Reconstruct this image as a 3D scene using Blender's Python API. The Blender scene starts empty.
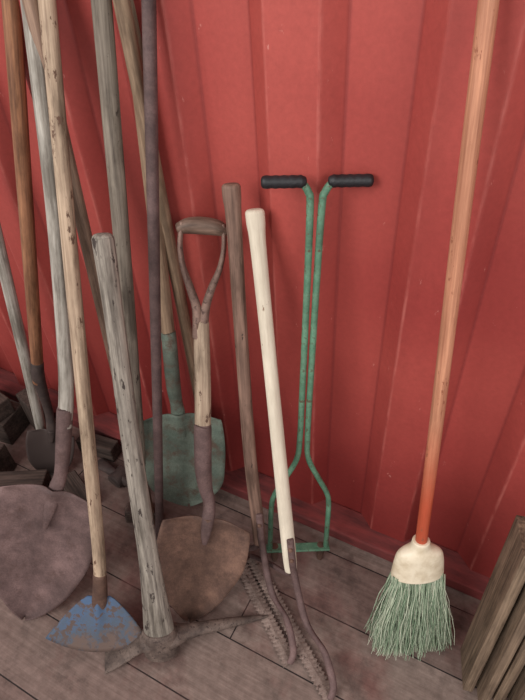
import bpy, math, random
from mathutils import Vector, Matrix
random.seed(4)
V=Vector
SC=bpy.context.scene.collection
# ------------------------------------------------------------------ materials
def newmat(name):
    m=bpy.data.materials.new(name); m.use_nodes=True
    nt=m.node_tree; b=nt.nodes['Principled BSDF']; return m,nt,b
def N(nt,t,**k):
    n=nt.nodes.new(t)
    for a,v in k.items(): setattr(n,a,v)
    return n
def c4(c): return (c[0],c[1],c[2],1)
def srgb(r,g,b):
    f=lambda x:(x/255/12.92) if x<=10 else ((x/255+.055)/1.055)**2.4
    return (f(r),f(g),f(b))
def ramp(nt,stops):
    r=N(nt,'ShaderNodeValToRGB'); e=r.color_ramp.elements
    e[0].position=stops[0][0]; e[0].color=c4(stops[0][1])
    e[1].position=stops[-1][0]; e[1].color=c4(stops[-1][1])
    for p,c in stops[1:-1]:
        x=e.new(p); x.color=c4(c)
    return r
def coord(nt,kind,scale,loc=(0,0,0)):
    if kind=='gc':
        a=N(nt,'ShaderNodeAttribute'); a.attribute_name='gc'; o=a.outputs['Vector']
    else:
        a=N(nt,'ShaderNodeTexCoord'); o=a.outputs['Object']
    mp=N(nt,'ShaderNodeMapping'); mp.inputs['Scale'].default_value=scale; mp.inputs['Location'].default_value=loc
    nt.links.new(o,mp.inputs['Vector']); return mp.outputs[0]
def noise(nt,vec,scale=1,detail=4,rough=.6):
    n=N(nt,'ShaderNodeTexNoise'); n.inputs['Scale'].default_value=scale; n.inputs['Detail'].default_value=detail; n.inputs['Roughness'].default_value=rough
    nt.links.new(vec,n.inputs['Vector']); return n.outputs[0]
def mix(nt,fac,a,b,mode='MIX'):
    m=N(nt,'ShaderNodeMix',data_type='RGBA',blend_type=mode)
    if isinstance(fac,(int,float)): m.inputs[0].default_value=fac
    else: nt.links.new(fac,m.inputs[0])
    for i,x in ((6,a),(7,b)):
        if isinstance(x,tuple): m.inputs[i].default_value=c4(x)
        else: nt.links.new(x,m.inputs[i])
    return m.outputs[2]
def bump(nt,b,h,dist=.001,strength=.6):
    n=N(nt,'ShaderNodeBump'); n.inputs['Distance'].default_value=dist; n.inputs['Strength'].default_value=strength
    nt.links.new(h,n.inputs['Height']); nt.links.new(n.outputs[0],b.inputs['Normal'])
def wood(name,light,dark,seed=0,rough=.7,end=None,endcol=None,chip=None,chipth=.62,dirt=True):
    m,nt,b=newmat(name)
    v=coord(nt,'gc',(170,170,5),(seed,seed*.7,seed))
    g=noise(nt,v,1,6,.65)
    r=ramp(nt,[(.3,dark),(.5,tuple((l+d)/2 for l,d in zip(light,dark))),(.66,light)])
    nt.links.new(g,r.inputs[0]); base=r.outputs[0]
    if end is not None:
        s=N(nt,'ShaderNodeSeparateXYZ'); a=N(nt,'ShaderNodeAttribute'); a.attribute_name='gc'; nt.links.new(a.outputs['Vector'],s.inputs[0])
        mr=N(nt,'ShaderNodeMapRange'); mr.inputs[1].default_value=end[0]; mr.inputs[2].default_value=end[1]; mr.inputs[4].default_value=.85; nt.links.new(s.outputs[2],mr.inputs[0])
        base=mix(nt,mr.outputs[0],base,endcol)
    v2=coord(nt,'gc',(25,25,5),(seed*2,1,seed)); g2=noise(nt,v2,1,5,.7)
    lo=(.45,.43,.41) if dirt else (.8,.78,.76)
    r2=ramp(nt,[(.36,lo),(.54,(.94,.93,.92)),(.70,(1.15,1.14,1.13))]); nt.links.new(g2,r2.inputs[0])
    col=mix(nt,1,base,r2.outputs[0],'MULTIPLY')
    if chip:
        v3=coord(nt,'gc',(60,60,22),(seed,3,seed)); g3=noise(nt,v3,1,5,.7)
        r3=ramp(nt,[(chipth,(0,0,0)),(chipth+.04,(1,1,1))]); nt.links.new(g3,r3.inputs[0])
        col=mix(nt,r3.outputs[0],col,chip)
    nt.links.new(col,b.inputs['Base Color']); b.inputs['Roughness'].default_value=rough; b.inputs['Specular IOR Level'].default_value=.3
    bump(nt,b,g,.0014,.8); return m
def metal(name,c1,c2,c3=None,kind='obj',rough=.72,metallic=.15,scale=22,th=.5,c3th=.56,c3s=3.1,soft=.06):
    m,nt,b=newmat(name)
    v=coord(nt,kind,(1,1,1)); g=noise(nt,v,scale,7,.7)
    r=ramp(nt,[(th-.15,c1),(th+.15,c2)]); nt.links.new(g,r.inputs[0]); col=r.outputs[0]
    g4=noise(nt,v,9,4,.6); r4=ramp(nt,[(.35,(.64,.61,.60)),(.65,(1.16,1.15,1.15))]); nt.links.new(g4,r4.inputs[0])
    col=mix(nt,1,col,r4.outputs[0],'MULTIPLY')
    if c3:
        g3=noise(nt,v,scale*c3s,6,.7); r3=ramp(nt,[(c3th,(0,0,0)),(c3th+soft,(1,1,1))]); nt.links.new(g3,r3.inputs[0])
        col=mix(nt,r3.outputs[0],col,c3)
    g2=noise(nt,v,260,3,.6); r2=ramp(nt,[(.3,(.8,.78,.76)),(.7,(1.08,1.07,1.06))]); nt.links.new(g2,r2.inputs[0])
    col=mix(nt,1,col,r2.outputs[0],'MULTIPLY')
    nt.links.new(col,b.inputs['Base Color']); b.inputs['Roughness'].default_value=rough; b.inputs['Metallic'].default_value=metallic
    bump(nt,b,g2,.0008,.8); return m
# ------------------------------------------------------------------ object helpers
def link(o): SC.objects.link(o); return o
def thing(name,label,cat,base,group=None):
    o=bpy.data.objects.new(name,None); o.empty_display_size=.05; o.location=base
    o['label']=label; o['category']=cat
    if group:o['group']=group
    link(o); return o
def mkmesh(name,verts,faces,mat,parent=None,base=None,smooth=True,gc=None,label=None,sol=None,bev=None):
    if parent is not None: base=parent.location
    if base is None: base=V((0,0,0))
    me=bpy.data.meshes.new(name); me.from_pydata([V(v)-V(base) for v in verts],[],faces); me.update()
    if gc:
        at=me.attributes.new('gc','FLOAT_VECTOR','POINT')
        for i,g in enumerate(gc): at.data[i].vector=g
    if smooth:
        for p in me.polygons:p.use_smooth=True
    me.materials.append(mat)
    o=bpy.data.objects.new(name,me); link(o)
    if parent is not None: o.parent=parent
    else: o.location=base
    if label:o['label']=label
    if sol:
        m=o.modifiers.new('solid','SOLIDIFY'); m.thickness=sol; m.offset=0
    if bev:
        m=o.modifiers.new('bevel','BEVEL'); m.width=bev; m.segments=2; m.limit_method='ANGLE'
    return o
def catmull(P,sub):
    out=[]; n=len(P)
    for i in range(n-1):
        p0=P[max(i-1,0)];p1=P[i];p2=P[i+1];p3=P[min(i+2,n-1)]
        for k in range(sub):
            t=k/sub
            out.append(tuple(.5*((2*b)+(c-a)*t+(2*a-5*b+4*c-d)*t*t+(3*b-a-3*c+d)*t**3) for a,b,c,d in zip(p0,p1,p2,p3)))
    out.append(P[-1]); return out
def tube(pts,ref=V((0,-1,0)),seg=20,sub=6,capr=.5,wob=0):
    P=catmull([tuple(p) for p in pts],sub) if sub>1 else [tuple(p) for p in pts]
    C=[V(p[:3]) for p in P]; n=len(C)
    tg=[(C[min(i+1,n-1)]-C[max(i-1,0)]).normalized() for i in range(n)]
    rings=[]
    L=0;
    for i in range(n):
        if i:L+=(C[i]-C[i-1]).length
        rings.append((C[i],tg[i],P[i][3],P[i][4],L))
    ra,rb=P[0][3],P[0][4]; e=min(ra,rb)*capr
    pre=[(C[0]-tg[0]*e*math.sin(a),tg[0],ra-e*(1-math.cos(a)),rb-e*(1-math.cos(a)),-e*math.sin(a)) for a in (1.5,1.0,.5)]
    ra,rb=P[-1][3],P[-1][4]; e2=min(ra,rb)*capr
    post=[(C[-1]+tg[-1]*e2*math.sin(a),tg[-1],ra-e2*(1-math.cos(a)),rb-e2*(1-math.cos(a)),L+e2*math.sin(a)) for a in (.5,1.0,1.5)]
    rings=pre+rings+post
    vs=[];gc=[];fs=[]
    prev=None
    for c,t,ra,rb,l in rings:
        b=ref-t*ref.dot(t)
        if b.length<.15 and prev is not None: b=prev-t*prev.dot(t)
        b.normalize(); prev=b
        s=t.cross(b)
        for k in range(seg):
            an=2*math.pi*k/seg; w=1+wob*math.sin(l*21+k)*.5
            vs.append(c+s*ra*w*math.cos(an)+b*rb*w*math.sin(an)); gc.append((ra*math.cos(an),rb*math.sin(an),l))
    m=len(rings)
    for i in range(m-1):
        for k in range(seg):
            k2=(k+1)%seg; fs.append((i*seg+k,i*seg+k2,(i+1)*seg+k2,(i+1)*seg+k))
    vs.append(rings[0][0]-rings[0][1]*0);gc.append((0,0,rings[0][4])); a=len(vs)-1
    vs.append(rings[-1][0]);gc.append((0,0,rings[-1][4])); z=len(vs)-1
    for k in range(seg):
        k2=(k+1)%seg; fs.append((a,k2,k)); fs.append((z,(m-1)*seg+k,(m-1)*seg+k2))
    return vs,fs,gc
def joinm(parts):
    vs=[];fs=[];gc=[]
    for v,f,g in parts:
        o=len(vs); vs+=list(v); fs+=[tuple(i+o for i in q) for q in f]; gc+=list(g)
    return vs,fs,gc
def tubeobj(name,pts,mat,parent=None,base=None,**k):
    lab=k.pop('label',None)
    v,f,g=tube(pts,**k); return mkmesh(name,v,f,mat,parent=parent,base=base,gc=g,label=lab)
def boxg(c,size,M=None):
    x,y,z=[s/2 for s in size]; M=M or Matrix.Identity(3); c=V(c)
    vs=[c+M@V((a*x,b*y,d*z)) for a in(-1,1) for b in(-1,1) for d in(-1,1)]
    fs=[(0,1,3,2),(4,6,7,5),(0,4,5,1),(2,3,7,6),(0,2,6,4),(1,5,7,3)]
    lg=max(range(3),key=lambda i:size[i]); g=[]
    for a in(-1,1):
        for b in(-1,1):
            for d in(-1,1):
                q=[a*x,b*y,d*z]; l=q.pop(lg); g.append((q[0],q[1],l))
    return vs,fs,g
SD=V((math.cos(math.radians(30)),.5,0))
class Fr:
    def __init__(s,B,T,sd=SD):
        s.B=V(B); s.T=V(T); s.ax=(s.T-s.B).normalized()
        s.n=s.ax.cross(sd).normalized()
        if s.n.y>0:s.n=-s.n
        s.sd=s.n.cross(s.ax)
        if s.sd.x<0:s.sd=-s.sd
        s.len=(s.T-s.B).length
    def p(s,a,t=0,n=0): return s.B+s.ax*a+s.sd*t+s.n*n
    def q(s,a,t,n,ra,rb=None): v=s.p(a,t,n); return (v.x,v.y,v.z,ra,rb or ra)
    def mat(s): return Matrix((s.sd,s.n,s.ax)).transposed()
def blade(fr,name,top,tip,width,mat,parent,dish=.03,ridge=.014,lift=0,flare=.06,power=2.3,round_=.5,NU=34,NV=22):
    A=fr.p(*top); Z=fr.p(*tip); a=(Z-A); L=a.length; a.normalize()
    n=(fr.n-a*fr.n.dot(a)).normalized(); s=a.cross(n); 
    if s.dot(fr.sd)<0:s=-s
    vs=[];fs=[]
    for i in range(NU+1):
        u=i/NU; u=1-(1-u)**1.3
        sh=min(1,.84+.16*math.sin(min(u/.05,1)*math.pi/2))
        w=sh*(1+flare*math.sin(min(u/.6,1)*math.pi))
        if u>round_: w*=max(0,(1-((u-round_)/(1-round_))**power))**.7
        if i==NU:w=.03
        w*=width/2
        for j in range(NV+1):
            t=-1+2*j/NV
            nn=dish*(t*t-.35)*(1-.5*u*u)*min(1,.25+u*3)+ridge*math.exp(-(t/.17)**2)*max(0,1-u/.5)**1.3
            nn+=lift*(u*u)
            if u<.03: nn+=.008*(abs(t)**2)
            drop=.012*L/.3*(t*t)*max(0,1-u*5)
            vs.append(A+a*(u*L+drop)+s*(t*w)+n*nn)
    for i in range(NU):
        for j in range(NV):
            k=i*(NV+1)+j; fs.append((k,k+1,k+NV+2,k+NV+1))
    return mkmesh(name,vs,fs,mat,parent=parent,sol=.0025)
# ------------------------------------------------------------------ camera
f=555; H=1.5
p=math.radians(42); yaw=math.radians(30); a=math.radians(3.9)
F=V((-math.sin(yaw)*math.cos(p), math.cos(yaw)*math.cos(p), -math.sin(p)))
R=V((math.cos(yaw),math.sin(yaw),0)); U=R.cross(F)
R2=R*math.cos(a)-U*math.sin(a); U2=U*math.cos(a)+R*math.sin(a)
cam=bpy.data.cameras.new('camera'); co=link(bpy.data.objects.new('camera',cam))
co.matrix_world=Matrix.Translation((0,-.8904,H))@Matrix((R2,U2,-F)).transposed().to_4x4()
cam.sensor_fit='VERTICAL'; cam.sensor_height=36; cam.lens=36*f/700; cam.clip_start=.01
bpy.context.scene.camera=co
# ------------------------------------------------------------------ wall
def wally(x):
    d=.038
    u=(x+.453)%.278
    if u<.095:return -d
    if u<.127:return -d+d*(u-.095)/.032
    if u<.235:return 0
    return -d*(u-.235)/.043
brk=[(0,1),(.095,1),(.127,-1),(.235,-1)]
xs=[];ed=[]
k0=-10
while True:
    st=-.453+.278*k0
    for bb,sg in brk:
        for dx,e in ((-.0045,0),(-.0012,1),(.0012,1),(.0045,0)): xs.append(st+bb+dx); ed.append(e*sg)
    k0+=1
    if st>1.3:break
ys=[sum(wally(x+k*.001) for k in range(-2,3))/5 for x in xs]
vs=[];fs=[];gc=[]
for x,y,e in zip(xs,ys,ed):
    vs+=[(x,y,-.01),(x,y,2.4)]; gc+=[(max(e,0),max(-e,0),0)]*2
for k in range(len(xs)-1): fs.append((2*k,2*k+2,2*k+3,2*k+1))
m,nt,b=newmat('red_container_paint')
v=coord(nt,'obj',(1,1,1)); g=noise(nt,v,1.6,3,.5)
r=ramp(nt,[(.35,srgb(150,58,54)),(.65,srgb(174,78,70))]); nt.links.new(g,r.inputs[0]); col=r.outputs[0]
vf=coord(nt,'obj',(90,90,90)); gf=noise(nt,vf,1,5,.7); rf=ramp(nt,[(.3,(.88,.87,.87)),(.7,(1.05,1.05,1.05))]); nt.links.new(gf,rf.inputs[0]); col=mix(nt,1,col,rf.outputs[0],'MULTIPLY')
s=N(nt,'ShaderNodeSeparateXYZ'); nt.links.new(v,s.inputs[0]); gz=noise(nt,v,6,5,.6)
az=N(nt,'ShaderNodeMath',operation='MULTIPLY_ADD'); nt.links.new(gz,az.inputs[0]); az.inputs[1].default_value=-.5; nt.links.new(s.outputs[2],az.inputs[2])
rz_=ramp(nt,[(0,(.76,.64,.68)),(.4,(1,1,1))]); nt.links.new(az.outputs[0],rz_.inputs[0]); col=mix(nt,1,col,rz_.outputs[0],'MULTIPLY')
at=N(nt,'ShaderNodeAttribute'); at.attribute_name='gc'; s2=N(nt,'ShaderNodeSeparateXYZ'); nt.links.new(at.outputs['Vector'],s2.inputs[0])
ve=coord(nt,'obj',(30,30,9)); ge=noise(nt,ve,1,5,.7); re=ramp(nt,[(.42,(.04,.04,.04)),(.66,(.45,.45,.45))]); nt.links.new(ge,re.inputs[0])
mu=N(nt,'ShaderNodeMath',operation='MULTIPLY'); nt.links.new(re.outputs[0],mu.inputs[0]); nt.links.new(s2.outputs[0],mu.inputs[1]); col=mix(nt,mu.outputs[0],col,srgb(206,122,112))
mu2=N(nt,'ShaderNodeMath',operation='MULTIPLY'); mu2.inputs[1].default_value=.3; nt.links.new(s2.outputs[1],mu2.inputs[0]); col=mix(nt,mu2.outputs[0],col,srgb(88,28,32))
vc=coord(nt,'obj',(45,45,20),(3,0,5)); gcn=noise(nt,vc,1,6,.75); rc=ramp(nt,[(.665,(0,0,0)),(.70,(.6,.6,.6))]); nt.links.new(gcn,rc.inputs[0]); col=mix(nt,rc.outputs[0],col,srgb(204,138,128))
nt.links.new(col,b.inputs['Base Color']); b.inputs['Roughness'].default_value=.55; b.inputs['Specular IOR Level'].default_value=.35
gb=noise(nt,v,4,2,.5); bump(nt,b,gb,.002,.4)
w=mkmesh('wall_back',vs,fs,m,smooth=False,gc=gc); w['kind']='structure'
m,nt,b=newmat('dark_red_sill'); v=coord(nt,'obj',(6,30,30)); g=noise(nt,v,1,6,.7); r=ramp(nt,[(.35,srgb(88,42,42)),(.65,srgb(142,62,60))]); nt.links.new(g,r.inputs[0]); nt.links.new(r.outputs[0],b.inputs['Base Color']); b.inputs['Roughness'].default_value=.8
v_=boxg((-.9,-.044,.018),(4.6,.088,.044)); o=mkmesh('trim_1',v_[0],v_[1],m,smooth=False,bev=.005); o['kind']='structure'
# ------------------------------------------------------------------ floor
m,nt,b=newmat('weathered_floor_planks')
v=coord(nt,'obj',(1,1,1),(.4,.63,0))
br=N(nt,'ShaderNodeTexBrick'); br.offset=.37; nt.links.new(v,br.inputs['Vector'])
br.inputs['Scale'].default_value=1; br.inputs['Brick Width'].default_value=1.9; br.inputs['Row Height'].default_value=.165; br.inputs['Mortar Size'].default_value=.0018; br.inputs['Mortar Smooth'].default_value=.1
br.inputs['Color1'].default_value=c4(srgb(142,124,116)); br.inputs['Color2'].default_value=c4(srgb(124,102,96)); br.inputs['Mortar'].default_value=c4(srgb(38,28,26))
vg=coord(nt,'obj',(3,70,3)); g=noise(nt,vg,1,7,.7); rg=ramp(nt,[(.3,(.66,.62,.60)),(.7,(1.12,1.11,1.10))]); nt.links.new(g,rg.inputs[0])
col=mix(nt,1,br.outputs['Color'],rg.outputs[0],'MULTIPLY')
gs=noise(nt,v,3.2,5,.65); rs=ramp(nt,[(.48,(0,0,0)),(.63,(.7,.7,.7))]); nt.links.new(gs,rs.inputs[0]); col=mix(nt,rs.outputs[0],col,srgb(114,70,65))
gs2=noise(nt,v,7,6,.7); rs2=ramp(nt,[(.52,(0,0,0)),(.7,(.7,.7,.7))]); nt.links.new(gs2,rs2.inputs[0]); col=mix(nt,rs2.outputs[0],col,srgb(62,49,45))
gd=noise(nt,v,38,6,.7); rd=ramp(nt,[(.3,(.65,.63,.62)),(.7,(1.1,1.1,1.1))]); nt.links.new(gd,rd.inputs[0]); col=mix(nt,1,col,rd.outputs[0],'MULTIPLY')
nt.links.new(col,b.inputs['Base Color']); b.inputs['Roughness'].default_value=.85
mm_=N(nt,'ShaderNodeMath',operation='SUBTRACT'); nt.links.new(g,mm_.inputs[0]); nt.links.new(br.outputs['Fac'],mm_.inputs[1]); bump(nt,b,mm_.outputs[0],.002,.6)
fl=mkmesh('floor',[(-3.2,-3,0),(1.4,-3,0),(1.4,.06,0),(-3.2,.06,0)],[(0,1,2,3)],m,smooth=False); fl['kind']='structure'
# ------------------------------------------------------------------ shared mats
rust=metal('rusty_brown_steel',srgb(92,68,59),srgb(124,94,80),srgb(78,55,47),c3th=.54,c3s=1.2,soft=.2)
purple=metal('purple_brown_rust',srgb(94,74,73),srgb(122,98,96),srgb(84,62,58),c3th=.54,c3s=1.2,soft=.2)
darkmet=metal('dark_steel',srgb(58,48,47),srgb(88,73,69),kind='gc')
oldiron=metal('old_forged_iron',srgb(84,71,66),srgb(120,104,96),srgb(62,49,46),scale=35)
green=metal('chipped_green_enamel',srgb(80,126,102),srgb(112,154,128),srgb(88,80,62),kind='gc',metallic=0,rough=.55,scale=30,c3th=.57)
teal=metal('faded_teal_paint',srgb(94,108,98),srgb(122,134,122),srgb(98,82,71),metallic=0,scale=16,c3th=.50,c3s=1.4,soft=.14)
blackrub=metal('black_rubber',srgb(26,26,30),srgb(42,42,48),kind='gc',metallic=0,rough=.5)
# ------------------------------------------------------------------ broom
fr=Fr((.01,-.279,0),(-.122,-.08,1.352))
B=thing('broom','upright broom with orange wooden handle, cream cap and green bristles','broom',fr.B)
wm=wood('orange_varnished_wood',srgb(206,146,116),srgb(160,104,80),3,.5,end=(0.36,0.14),endcol=srgb(194,80,52),dirt=False,chip=srgb(140,84,62),chipth=.62)
tubeobj('handle',[fr.q(.37,0,0,.0125),fr.q(.7,.001,0,.0125),fr.q(1.1,0,0,.0125),fr.q(1.50,0,0,.0125)],wm,B,ref=fr.n)
cream,nt,b=newmat('cream_plastic'); v=coord(nt,'obj',(1,1,1)); g=noise(nt,v,40,4); r=ramp(nt,[(.3,srgb(206,188,160)),(.6,srgb(232,218,194))]); nt.links.new(g,r.inputs[0]); nt.links.new(r.outputs[0],b.inputs['Base Color']); b.inputs['Roughness'].default_value=.45
tubeobj('bristle_cap',[fr.q(.395,0,0,.019,.018),fr.q(.378,0,0,.023,.019),fr.q(.366,0,0,.040,.022),fr.q(.355,0,0,.050,.024),fr.q(.33,0,0,.055,.026),fr.q(.30,0,0,.058,.028),fr.q(.288,0,0,.059,.029)],cream,B,ref=fr.n,seg=36,sub=4,capr=.15)
vs=[];fs=[];gc=[]
for i in range(1900):
    t0=random.uniform(-1,1); n0=random.uniform(-1,1)
    if abs(n0)>math.sqrt(1-.55*t0*t0):n0*=.6
    ln=random.uniform(.25,.287)*(1-.04*abs(t0))
    A=(.294,t0*.053,n0*.022)
    sp=.094+random.uniform(-.01,.01); wob=random.uniform(-.015,.015); wn=random.uniform(-.01,.01)
    pts=[]
    for k in range(6):
        u=k/5
        tt=A[1]+(t0*sp-A[1])*(u**1.1)+wob*math.sin(u*3)*u+.004*math.sin(u*9+i)
        nn=A[2]+(n0*.042-A[2])*u+wn*u
        pts.append(fr.p(A[0]-ln*u,tt,nn))
    r0=.0011; o=len(vs); cv=random.random()
    for k,pp in enumerate(pts):
        rr=r0*(1-.35*k/5)
        if pp.z<.002:pp.z=.002+random.random()*.004
        for q in range(3):
            an=q*2.094+i; vs.append(pp+fr.sd*rr*math.cos(an)+fr.n*rr*math.sin(an)); gc.append((cv,k/5,0))
    for k in range(5):
        for q in range(3):
            q2=(q+1)%3; fs.append((o+k*3+q,o+k*3+q2,o+k*3+3+q2,o+k*3+3+q))
bm,nt,b=newmat('sage_green_bristle'); at=N(nt,'ShaderNodeAttribute'); at.attribute_name='gc'; s=N(nt,'ShaderNodeSeparateXYZ'); nt.links.new(at.outputs['Vector'],s.inputs[0])
r=ramp(nt,[(0,srgb(122,146,118)),(.5,srgb(168,184,158)),(1,srgb(220,222,200))]); nt.links.new(s.outputs[0],r.inputs[0]); nt.links.new(r.outputs[0],b.inputs['Base Color']); b.inputs['Roughness'].default_value=.5
o=mkmesh('bristles',vs,fs,bm,B,gc=gc); o['kind']='stuff'
# ------------------------------------------------------------------ core aerator
fr=Fr((-.333,-.199,0),(-.349,-.06,1.068))
B=thing('core_aerator','green-painted metal lawn aerator with twin tubes and black handle grips','garden tool',fr.B)
def arm(s):
    return [fr.q(1.083,s*.08,0,.0068),fr.q(1.083,s*.04,0,.0068),fr.q(1.080,s*.026,0,.0068),fr.q(1.064,s*.0145,0,.0068),fr.q(1.04,s*.0105,0,.0068),fr.q(.9,s*.009,0,.0068),fr.q(.6,s*.0085,0,.0068),fr.q(.48,s*.009,0,.0068),fr.q(.41,s*.014,0,.0068),fr.q(.34,s*.042,0,.0068),fr.q(.285,s*.066,0,.0068),fr.q(.24,s*.074,0,.0068),fr.q(.14,s*.076,0,.0068),fr.q(.065,s*.077,0,.0068)]
for s in (-1,1):
    tubeobj('frame_tube',arm(s),green,B,ref=V((.3,-.9,.2)),seg=14,sub=5)
    g=[fr.q(1.083,s*(.024),0,.0095)]
    for k in range(9): g.append(fr.q(1.083,s*(.028+k*.0072),0,.0105 if k%2 else .0114))
    g.append(fr.q(1.083,s*.090,0,.0112))
    tubeobj('grip',g,blackrub,B,ref=V((0,-1,.2)),seg=18,sub=2,capr=.6)
v=boxg(fr.p(.062,0,.0),(.175,.026,.007),fr.mat()); mkmesh('foot_bar',v[0],v[1],green,B,smooth=False,gc=v[2],bev=.002)
for s in(-1,1): tubeobj('coring_tine',[fr.q(.064,s*.064,-.004,.011),fr.q(.035,s*.064,-.004,.011),fr.q(.006,s*.064,-.004,.008)],rust,B,seg=14,sub=2,capr=.2)
# ------------------------------------------------------------------ weed cutters
def P(v,ra=.009,rb=.0065): return (v.x,v.y,v.z,ra,rb)
def cutter(name,label,Bp,Tp,near,far,hm,r0,r1,mtl,bolts,bow=0):
    fr=Fr(Bp,Tp); near=V(near);far=V(far)
    B=thing(name,label,'garden tool',(near+far)/2)
    Lh=fr.len
    tubeobj('handle',[fr.q(-.01,0,0,r0*.9,r0*.62),fr.q(.06,.0,0,r0,r0*.66),fr.q(.3,bow,0,r0*.93,r0*.72),fr.q(.6,bow*.6,0,r1*.9,r1*.78),fr.q(Lh-.07,0,0,r1*.95,r1*.8),fr.q(Lh-.02,0,0,r1*1.1,r1*.9),fr.q(Lh,0,0,r1*1.12,r1*.9)],hm,B,ref=fr.n,capr=.5)
    z=V((0,0,.016))
    m1=fr.p(-.10,.012,.012)
    tubeobj('strap',[P(fr.p(.10,.006,r0*.75)),P(fr.p(.03,.006,r0*.75)),P(fr.p(-.02,.008,r0*.7)),P(m1*.75+(near+z)*.25),P((near+z)*.62+m1*.38+V((.012,.012,.022))),P((near+z)*.9+m1*.1+V((.012,.008,.012))),P(near+z)],mtl,B,ref=fr.n,seg=12,sub=8)
    tubeobj('strap',[P(fr.p(.10,-.004,-r0*.75)),P(fr.p(.03,-.004,-r0*.75)),P(fr.p(-.03,-.008,-r0*.6)),P((far+z)*.5+fr.p(-.02)*.5),P((far+z)*.9+fr.p(0)*.1),P(far+z)],mtl,B,ref=fr.n,seg=12,sub=8)
    d=(near-far); L=d.length; d.normalize(); s=V((0,0,1)).cross(d).normalized()
    n=int(L/.0055); vs=[];fs=[]
    for i in range(n+1):
        c=far+d*(L*i/n)+V((0,0,.010)); wd=.0195 if i%2 else .0135
        vs+=[c-s*wd+V((0,0,-.001)),c+V((0,0,.002)),c+s*wd+V((0,0,-.001))]
    for i in range(n):
        k=i*3; fs+=[(k,k+1,k+4,k+3),(k+1,k+2,k+5,k+4)]
    mkmesh('serrated_blade',vs,fs,bladem,B,smooth=False,sol=.0022)
    for sb,tb in bolts:
        tubeobj('bolt',[fr.q(sb,tb,r0*.5,.0055),fr.q(sb,tb,r0*.75+.009,.0055)],rust,B,ref=fr.ax,seg=10,sub=1,capr=.5)
    return fr
bladem=metal('pale_worn_blade_steel',srgb(110,92,85),srgb(150,132,124),srgb(84,66,60),scale=30)
white=wood('worn_cream_paint',srgb(232,221,202),srgb(216,203,184),7,.55,chip=srgb(120,84,60),chipth=.66,dirt=False)
brownw=wood('dark_brown_wood',srgb(144,114,100),srgb(92,70,61),11,.6,chip=srgb(50,38,34),chipth=.64)
cutter('weed_cutter','weed cutter with cream-painted handle and rusty serrated blade',(-.308,-.290,.15),(-.470,-.07,.995),(-.118,-.479,0),(-.45,-.25,0),white,.0175,.0165,purple,[(.075,.004),(.04,.004)])
cutter('weed_cutter','weed cutter with dark brown handle and bent rusty steel frame',(-.411,-.264,.16),(-.517,-.07,1.038),(-.235,-.452,0),(-.50,-.26,0),brownw,.0165,.016,purple,[(.07,.004)],bow=-.006)
# ------------------------------------------------------------------ D handle spade
fr=Fr((-.518,-.471,0),(-.596,-.06,.96))
B=thing('shovel','D-handled digging shovel with round-point rusty blade leaning on red wall','shovel',fr.B)
ash=wood('worn_ash_wood',srgb(194,172,150),srgb(140,118,101),13,.65,chip=srgb(94,70,58),chipth=.6)
tubeobj('shaft',[fr.q(.50,.016,0,.0185,.0165),fr.q(.66,.012,0,.0185,.0165),fr.q(.82,.003,0,.0175,.015)],ash,B,ref=fr.n)
tubeobj('socket',[fr.q(.575,.015,0,.0195,.0185),fr.q(.56,.015,0,.0205,.019),fr.q(.46,.019,-.003,.020,.018),fr.q(.40,.026,-.012,.017,.015),fr.q(.36,.036,-.012,.015,.013),fr.q(.325,.036,.002,.016,.010),fr.q(.28,.032,.008,.012,.006),fr.q(.25,.03,.006,.006,.004)],purple,B,ref=fr.n)
blade(fr,'blade',(.325,.036,0),(.002,-.004,.0),.215,rust,B,dish=.028,ridge=.016,power=1.7,round_=.35)
yk=[]
for s in(-1,1):
    yk.append(tube([fr.q(.79,s*.004+.002,0,.014,.013),fr.q(.85,s*.009+.002,0,.0125,.010),fr.q(.895,s*.022,0,.0115,.0085),fr.q(.94,s*.038,0,.012,.0065),fr.q(.985,s*.045,0,.012,.0055),fr.q(1.03,s*.042,0,.0125,.0055)],ref=fr.sd,seg=14,sub=5))
vv,ff,gg=joinm(yk); mkmesh('yoke',vv,ff,metal('worn_bronze_steel',srgb(112,88,80),srgb(150,124,112),srgb(84,62,56),scale=30),B,gc=gg)
tubeobj('grip',[fr.q(1.018,-.047,0,.012,.012),fr.q(1.024,-.028,0,.0165,.0165),fr.q(1.026,0,0,.018,.018),fr.q(1.024,.028,0,.0165,.0165),fr.q(1.018,.047,0,.012,.012)],wood('grip_wood',srgb(146,120,106),srgb(96,76,66),17,.5),B,ref=fr.n,seg=20)
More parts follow.
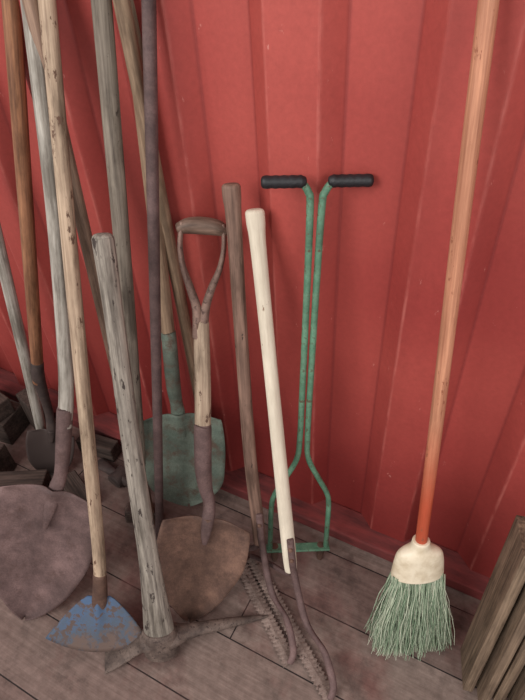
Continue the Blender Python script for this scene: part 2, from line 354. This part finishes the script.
# ------------------------------------------------------------------ pickaxe
fr=Fr((-.539,-.562,.045),(-.694,-.242,1.002))
B=thing('pickaxe','heavy pickaxe standing on its rusty head with weathered grey wooden handle','pickaxe',V((-.54,-.562,0)))
pk=wood('weathered_grey_hickory',srgb(168,159,148),srgb(98,89,83),19,.75,chip=srgb(62,53,49),chipth=.58)
tubeobj('handle',[fr.q(-.03,0,0,.037,.025),fr.q(.05,0,0,.037,.025),fr.q(.13,0,0,.031,.023),fr.q(.3,0,0,.0235,.019),fr.q(.6,-.002,0,.0205,.0175),fr.q(.85,0,0,.019,.0165),fr.q(.99,0,0,.0205,.018),fr.q(1.006,0,0,.0195,.017)],pk,B,ref=fr.n,seg=24,wob=.02)
c=fr.p(.015); tip=V((-.336,-.376,.012)); ad=V((-.655,-.650,.006))
hd=[tube([P(c+V((-.01,-.01,0)),.030,.020),P(c+V((.025,.02,0)),.031,.020),P(c*.75+tip*.25+V((0,0,.006)),.020,.014),P(c*.5+tip*.5+V((0,0,.008)),.0155,.012),P(c*.2+tip*.8+V((0,0,.003)),.010,.009),P(tip,.003,.003)],ref=V((0,0,1)),seg=14,sub=5),
    tube([P(c+V((.01,.01,0)),.030,.020),P(c+V((-.025,-.02,.0)),.031,.019),P(c*.65+ad*.35+V((0,0,.008)),.022,.011),P(c*.3+ad*.7+V((0,0,.004)),.030,.006),P(ad,.034,.003)],ref=V((0,0,1)),seg=16,sub=5)]
hd.append(tube([fr.q(-.028,0,0,.044,.033),fr.q(0,0,0,.046,.034),fr.q(.030,0,0,.045,.033),fr.q(.042,0,0,.041,.030)],ref=fr.n,seg=24,sub=3,capr=.1))
vv,ff,gg=joinm(hd); mkmesh('pick_head',vv,ff,oldiron,B,gc=gg)
# ------------------------------------------------------------------ blue hoe
fr=Fr((-.717,-.620,0),(-.865,-.06,1.323))
B=thing('hoe','broad hoe with blue-painted fan blade and long pale wooden handle','hoe',fr.B)
pine=wood('pale_knotty_wood',srgb(198,174,150),srgb(144,120,101),23,.65,chip=srgb(98,72,58),chipth=.6)
tubeobj('handle',[fr.q(.17,.026,.012,.0155,.014),fr.q(.3,.026,.006,.0155,.0155),fr.q(.7,.014,0,.016,.016),fr.q(1.1,.005,0,.0155,.0155),fr.q(1.55,-.004,0,.0155,.0155)],pine,B,ref=fr.n)
m,nt,b=newmat('blue_paint_worn_to_rust')
v=coord(nt,'obj',(1,1,1)); s=N(nt,'ShaderNodeSeparateXYZ'); nt.links.new(v,s.inputs[0]); g=noise(nt,v,22,6,.7)
ad_=N(nt,'ShaderNodeMath',operation='MULTIPLY_ADD'); nt.links.new(g,ad_.inputs[0]); ad_.inputs[1].default_value=.22; nt.links.new(s.outputs[2],ad_.inputs[2])
r=ramp(nt,[(.155,srgb(98,80,73)),(.175,srgb(74,84,98)),(.235,srgb(70,94,126))]); nt.links.new(ad_.outputs[0],r.inputs[0])
g2=noise(nt,v,45,6,.7); r2=ramp(nt,[(.51,(0,0,0)),(.57,(1,1,1))]); nt.links.new(g2,r2.inputs[0])
nt.links.new(mix(nt,r2.outputs[0],r.outputs[0],srgb(86,70,65)),b.inputs['Base Color']); b.inputs['Roughness'].default_value=.7; b.inputs['Metallic'].default_value=.1
vs=[];fs=[];NU=14;NV=28
for i in range(NU+1):
    u=i/NU
    for j in range(NV+1):
        t=-1+2*j/NV
        ww=.028+.100*u**.8
        s_=.145-u*(.128) + (t*t)*u*.030
        vs.append(fr.p(s_,.02+t*ww,.008+.05*u-.012*t*t*u+.014*math.exp(-(t/.2)**2)*(1-u)))
for i in range(NU):
    for j in range(NV):
        k=i*(NV+1)+j; fs.append((k,k+1,k+NV+2,k+NV+1))
mkmesh('blade',vs,fs,m,B,sol=.003)
tubeobj('socket',[fr.q(.21,.026,.011,.0165,.016),fr.q(.17,.025,.012,.018,.0165),fr.q(.13,.022,.014,.019,.012),fr.q(.095,.02,.024,.012,.006)],rust,B,ref=fr.n)
# ------------------------------------------------------------------ long shovel
fr=Fr((-.922,-.665,0),(-.909,-.06,1.321))
B=thing('shovel','long-handled round-point shovel with purple-brown blade and grey wooden handle','shovel',fr.B)
greyw=wood('silvery_grey_wood',srgb(190,184,175),srgb(132,123,114),29,.75)
tubeobj('handle',[fr.q(.60,.087,0,.017,.016),fr.q(.75,.085,0,.017,.016),fr.q(1.1,.05,0,.0165,.016),fr.q(1.45,.0,0,.0165,.016),fr.q(1.56,-.016,0,.0165,.016)],greyw,B,ref=fr.n)
tubeobj('socket',[fr.q(.645,.086,0,.0175,.017),fr.q(.63,.086,0,.0185,.018),fr.q(.53,.084,-.004,.018,.016),fr.q(.46,.078,-.012,.016,.013),fr.q(.42,.070,-.006,.018,.010),fr.q(.36,.058,.006,.014,.006),fr.q(.31,.05,.008,.006,.004)],purple,B,ref=fr.n)
blade(fr,'blade',(.425,.068,0),(.003,.0,.0),.25,purple,B,dish=.03,ridge=.017,power=1.9,round_=.42)
# ------------------------------------------------------------------ teal shovel
fr=Fr((-.713,-.2,0),(-.708,-.03,1.323))
B=thing('shovel','shovel with faded teal-green blade leaning against red metal wall','shovel',fr.B)
tan=wood('tan_wood',srgb(164,138,114),srgb(118,96,79),31,.65)
tubeobj('handle',[fr.q(.62,.006,0,.0165),fr.q(.9,.004,0,.016),fr.q(1.2,.002,0,.016),fr.q(1.5,0,0,.016)],tan,B,ref=fr.n)
tubeobj('socket',[fr.q(.66,.006,0,.0175),fr.q(.64,.006,0,.0185),fr.q(.5,.004,-.004,.019,.017),fr.q(.43,.006,-.010,.017,.014),fr.q(.39,.01,-.002,.019,.010),fr.q(.32,.015,.008,.010,.005)],teal,B,ref=fr.n)
blade(fr,'blade',(.40,.01,0),(.07,.02,.035),.225,teal,B,dish=.026,ridge=.016,round_=.55,power=2.6)
# ------------------------------------------------------------------ digging bar and poles
fr=Fr((-.715,-.33,0),(-.645,-.06,1.33))
tb=metal('dark_purple_brown_steel',srgb(84,66,66),srgb(110,88,86),kind='gc',scale=30)
B=thing('digging_bar','long straight dark brown steel digging bar','digging bar',fr.B)
tubeobj('shaft',[fr.q(.10,0,0,.0115),fr.q(.6,0,0,.0118),fr.q(1.1,0,0,.012),fr.q(1.55,0,0,.012)],tb,B,ref=fr.n,seg=16)
tubeobj('chisel_tip',[fr.q(.115,0,0,.0120,.0120),fr.q(.06,0,0,.015,.010),fr.q(.004,0,0,.02,.003)],tb,B,ref=fr.n,seg=16)
fr=Fr((-.805,-.283,0),(-.744,-.06,1.327))
gw=wood('grey_brown_wood',srgb(148,137,124),srgb(96,86,78),37,.7,chip=srgb(62,52,46),chipth=.62)
B=thing('sledgehammer','long thick grey-brown wooden handle standing on dark iron head','hammer',fr.B)
tubeobj('handle',[fr.q(.03,0,0,.017,.015),fr.q(.3,0,0,.0175,.0165),fr.q(.9,.001,0,.0175,.0165),fr.q(1.55,0,0,.0175,.0165)],gw,B,ref=fr.n,wob=.02)
v=boxg(fr.p(.034,0,0),(.11,.045,.05),fr.mat()); mkmesh('hammer_head',v[0],v[1],oldiron,B,smooth=False,gc=v[2],bev=.008)
rw=wood('reddish_brown_wood',srgb(156,128,109),srgb(108,84,72),41,.6)
def pole(label,b,t,r,mat,cat='pole',bow=.004):
    b=V(b);t=V(t); o=tubeobj('wooden_pole',[P(b,r,r),P(b*.7+t*.3+V((bow,0,0)),r*1.02,r),P(b*.3+t*.7+V((bow,0,0)),r,r),P(t,r,r)],mat,None,base=b,seg=16)
    o['label']=label; o['category']=cat
pole('slim reddish-brown wooden pole leaning among the shovels',(-.775,-.285,0),(-.905,-.055,1.42),.0145,rw,bow=.0)
pole('plain tan wooden pole standing upright against red wall',(-.685,-.070,.042),(-.70,-.065,1.5),.014,tan)
pole('weathered grey wooden pole leaning behind the orange-handled spade',(-1.25,-.235,0),(-1.165,-.065,1.25),.016,greyw)
fr=Fr((-1.222,-.277,0),(-.981,-.04,1.313))
B=thing('spade','spade with long orange-brown handle and dark curved metal neck','spade',fr.B)
ow=wood('orange_brown_wood',srgb(168,118,86),srgb(112,74,56),43,.55)
tubeobj('handle',[fr.q(.40,0,0,.0165),fr.q(.8,0,0,.017),fr.q(1.2,0,0,.017),fr.q(1.55,0,0,.017)],ow,B,ref=fr.n)
tubeobj('socket',[fr.q(.47,0,0,.0175),fr.q(.42,0,0,.018),fr.q(.34,.01,-.006,.015),fr.q(.26,.022,-.010,.013),fr.q(.20,.028,.002,.014,.008),fr.q(.15,.028,.008,.006,.004)],darkmet,B,ref=fr.n)
blade(fr,'blade',(.20,.028,0),(.004,.02,.02),.14,darkmet,B,dish=.015,ridge=.014)
# loose rusty tool heads heaped on the floor
def mattock(label,c,ang,L,mat):
    c=V(c); d=V((math.cos(ang),math.sin(ang),0)); s=V((-d.y,d.x,0)); up=V((0,0,1))
    parts=[tube([P(c-d*L*.5+up*-.006,.022,.004),P(c-d*L*.3,.018,.009),P(c-d*.03,.016,.017),P(c+d*.03,.016,.017),P(c+d*L*.3,.010,.013),P(c+d*L*.5-up*.008,.004,.016)],ref=up,seg=14,sub=5),
           tube([P(c-s*.024,.030,.022),P(c+s*.024,.030,.022)],ref=up,seg=18,sub=2,capr=.15)]
    vv,ff,gg=joinm(parts); o=mkmesh('mattock_head',vv,ff,mat,None,base=V((c.x,c.y,0)),gc=gg); o['label']=label; o['category']='tool head'; o['group']='loose rusty tool heads on the floor'
mattock('loose rusty mattock head lying on dark timber offcuts',(-1.06,-.44,.024),.6,.26,oldiron)
mattock('loose dark iron mattock head lying near red wall',(-.96,-.20,.024),-.15,.22,darkmet)
# ------------------------------------------------------------------ scrap blocks
scrap=wood('dark_scrap_wood',srgb(92,76,69),srgb(46,37,34),47,.8)
for i,(c,s,rz) in enumerate([((-1.52,-.21,.05),(.22,.11,.1),.15),((-1.36,-.135,.08),(.10,.06,.16),-.3),((-1.52,-.21,.135),(.2,.1,.07),-.15),((-1.10,-.135,.03),(.14,.05,.06),.1),((-1.75,-.23,.12),(.16,.16,.24),.1),((-.86,-.135,.02),(.13,.05,.04),-.1),
      ((-1.19,-.38,.05),(.16,.07,.10),.5),((-1.04,-.31,.03),(.13,.06,.06),-.4),((-1.37,-.36,.06),(.12,.09,.12),.2)]):
    M=Matrix.Rotation(rz,3,'Z'); v=boxg(c,s,M)
    o=mkmesh('wood_block',v[0],v[1],scrap,None,base=V((c[0],c[1],c[2]-s[2]/2)),smooth=False,gc=v[2],bev=.004)
    o['label']='rough dark offcut of timber heaped against red wall'; o['category']='wood block'; o['group']='scrap timber blocks by the wall'
bw=wood('weathered_board_wood',srgb(144,122,102),srgb(84,68,58),53,.75)
for i,(x,y,h,wd,th,rz,ry) in enumerate([(.150,-.235,.50,.10,.022,.25,.04),(.184,-.245,.47,.12,.02,.25,.04),(.218,-.23,.52,.09,.024,.25,.04),(.254,-.24,.48,.11,.022,.25,.04),(.290,-.235,.5,.10,.022,.25,.04)]):
    M=Matrix.Rotation(rz,3,'Z')@Matrix.Rotation(-.16,3,'X')@Matrix.Rotation(ry,3,'Y')
    v=boxg((0,0,0),(th,wd,h),M); mz=min(q.z for q in v[0]); off=V((x,y,-mz))
    vv=[q+off for q in v[0]]
    o=mkmesh('wooden_board',vv,v[1],bw,None,base=V((x,y,0)),smooth=False,gc=[(g[0]+i,g[1],g[2]) for g in v[2]],bev=.002)
    o['label']='short weathered board stacked upright against red wall'; o['category']='board'; o['group']='upright boards by the broom'
# ------------------------------------------------------------------ lights
wd=bpy.data.worlds.new('w'); bpy.context.scene.world=wd; wd.use_nodes=True; wd.node_tree.nodes['Background'].inputs[0].default_value=(1,.98,.96,1); wd.node_tree.nodes['Background'].inputs[1].default_value=.6
def area(loc,tgt,size,e,col=(1,1,1)):
    l=bpy.data.lights.new('daylight','AREA'); l.shape='RECTANGLE'; l.size=size[0]; l.size_y=size[1]; l.energy=e; l.color=col
    o=link(bpy.data.objects.new('daylight',l)); o.location=loc; o.rotation_euler=(V(tgt)-V(loc)).to_track_quat('-Z','Y').to_euler()
area((-1.4,-2.9,2.6),(-.3,-.1,.7),(1.8,1.8),80,(1,.98,.95))
area((2.2,-2.2,2.4),(-.1,-.1,1.0),(1.4,1.4),42,(1,.99,.97))
bpy.context.scene.view_settings.view_transform='Standard'
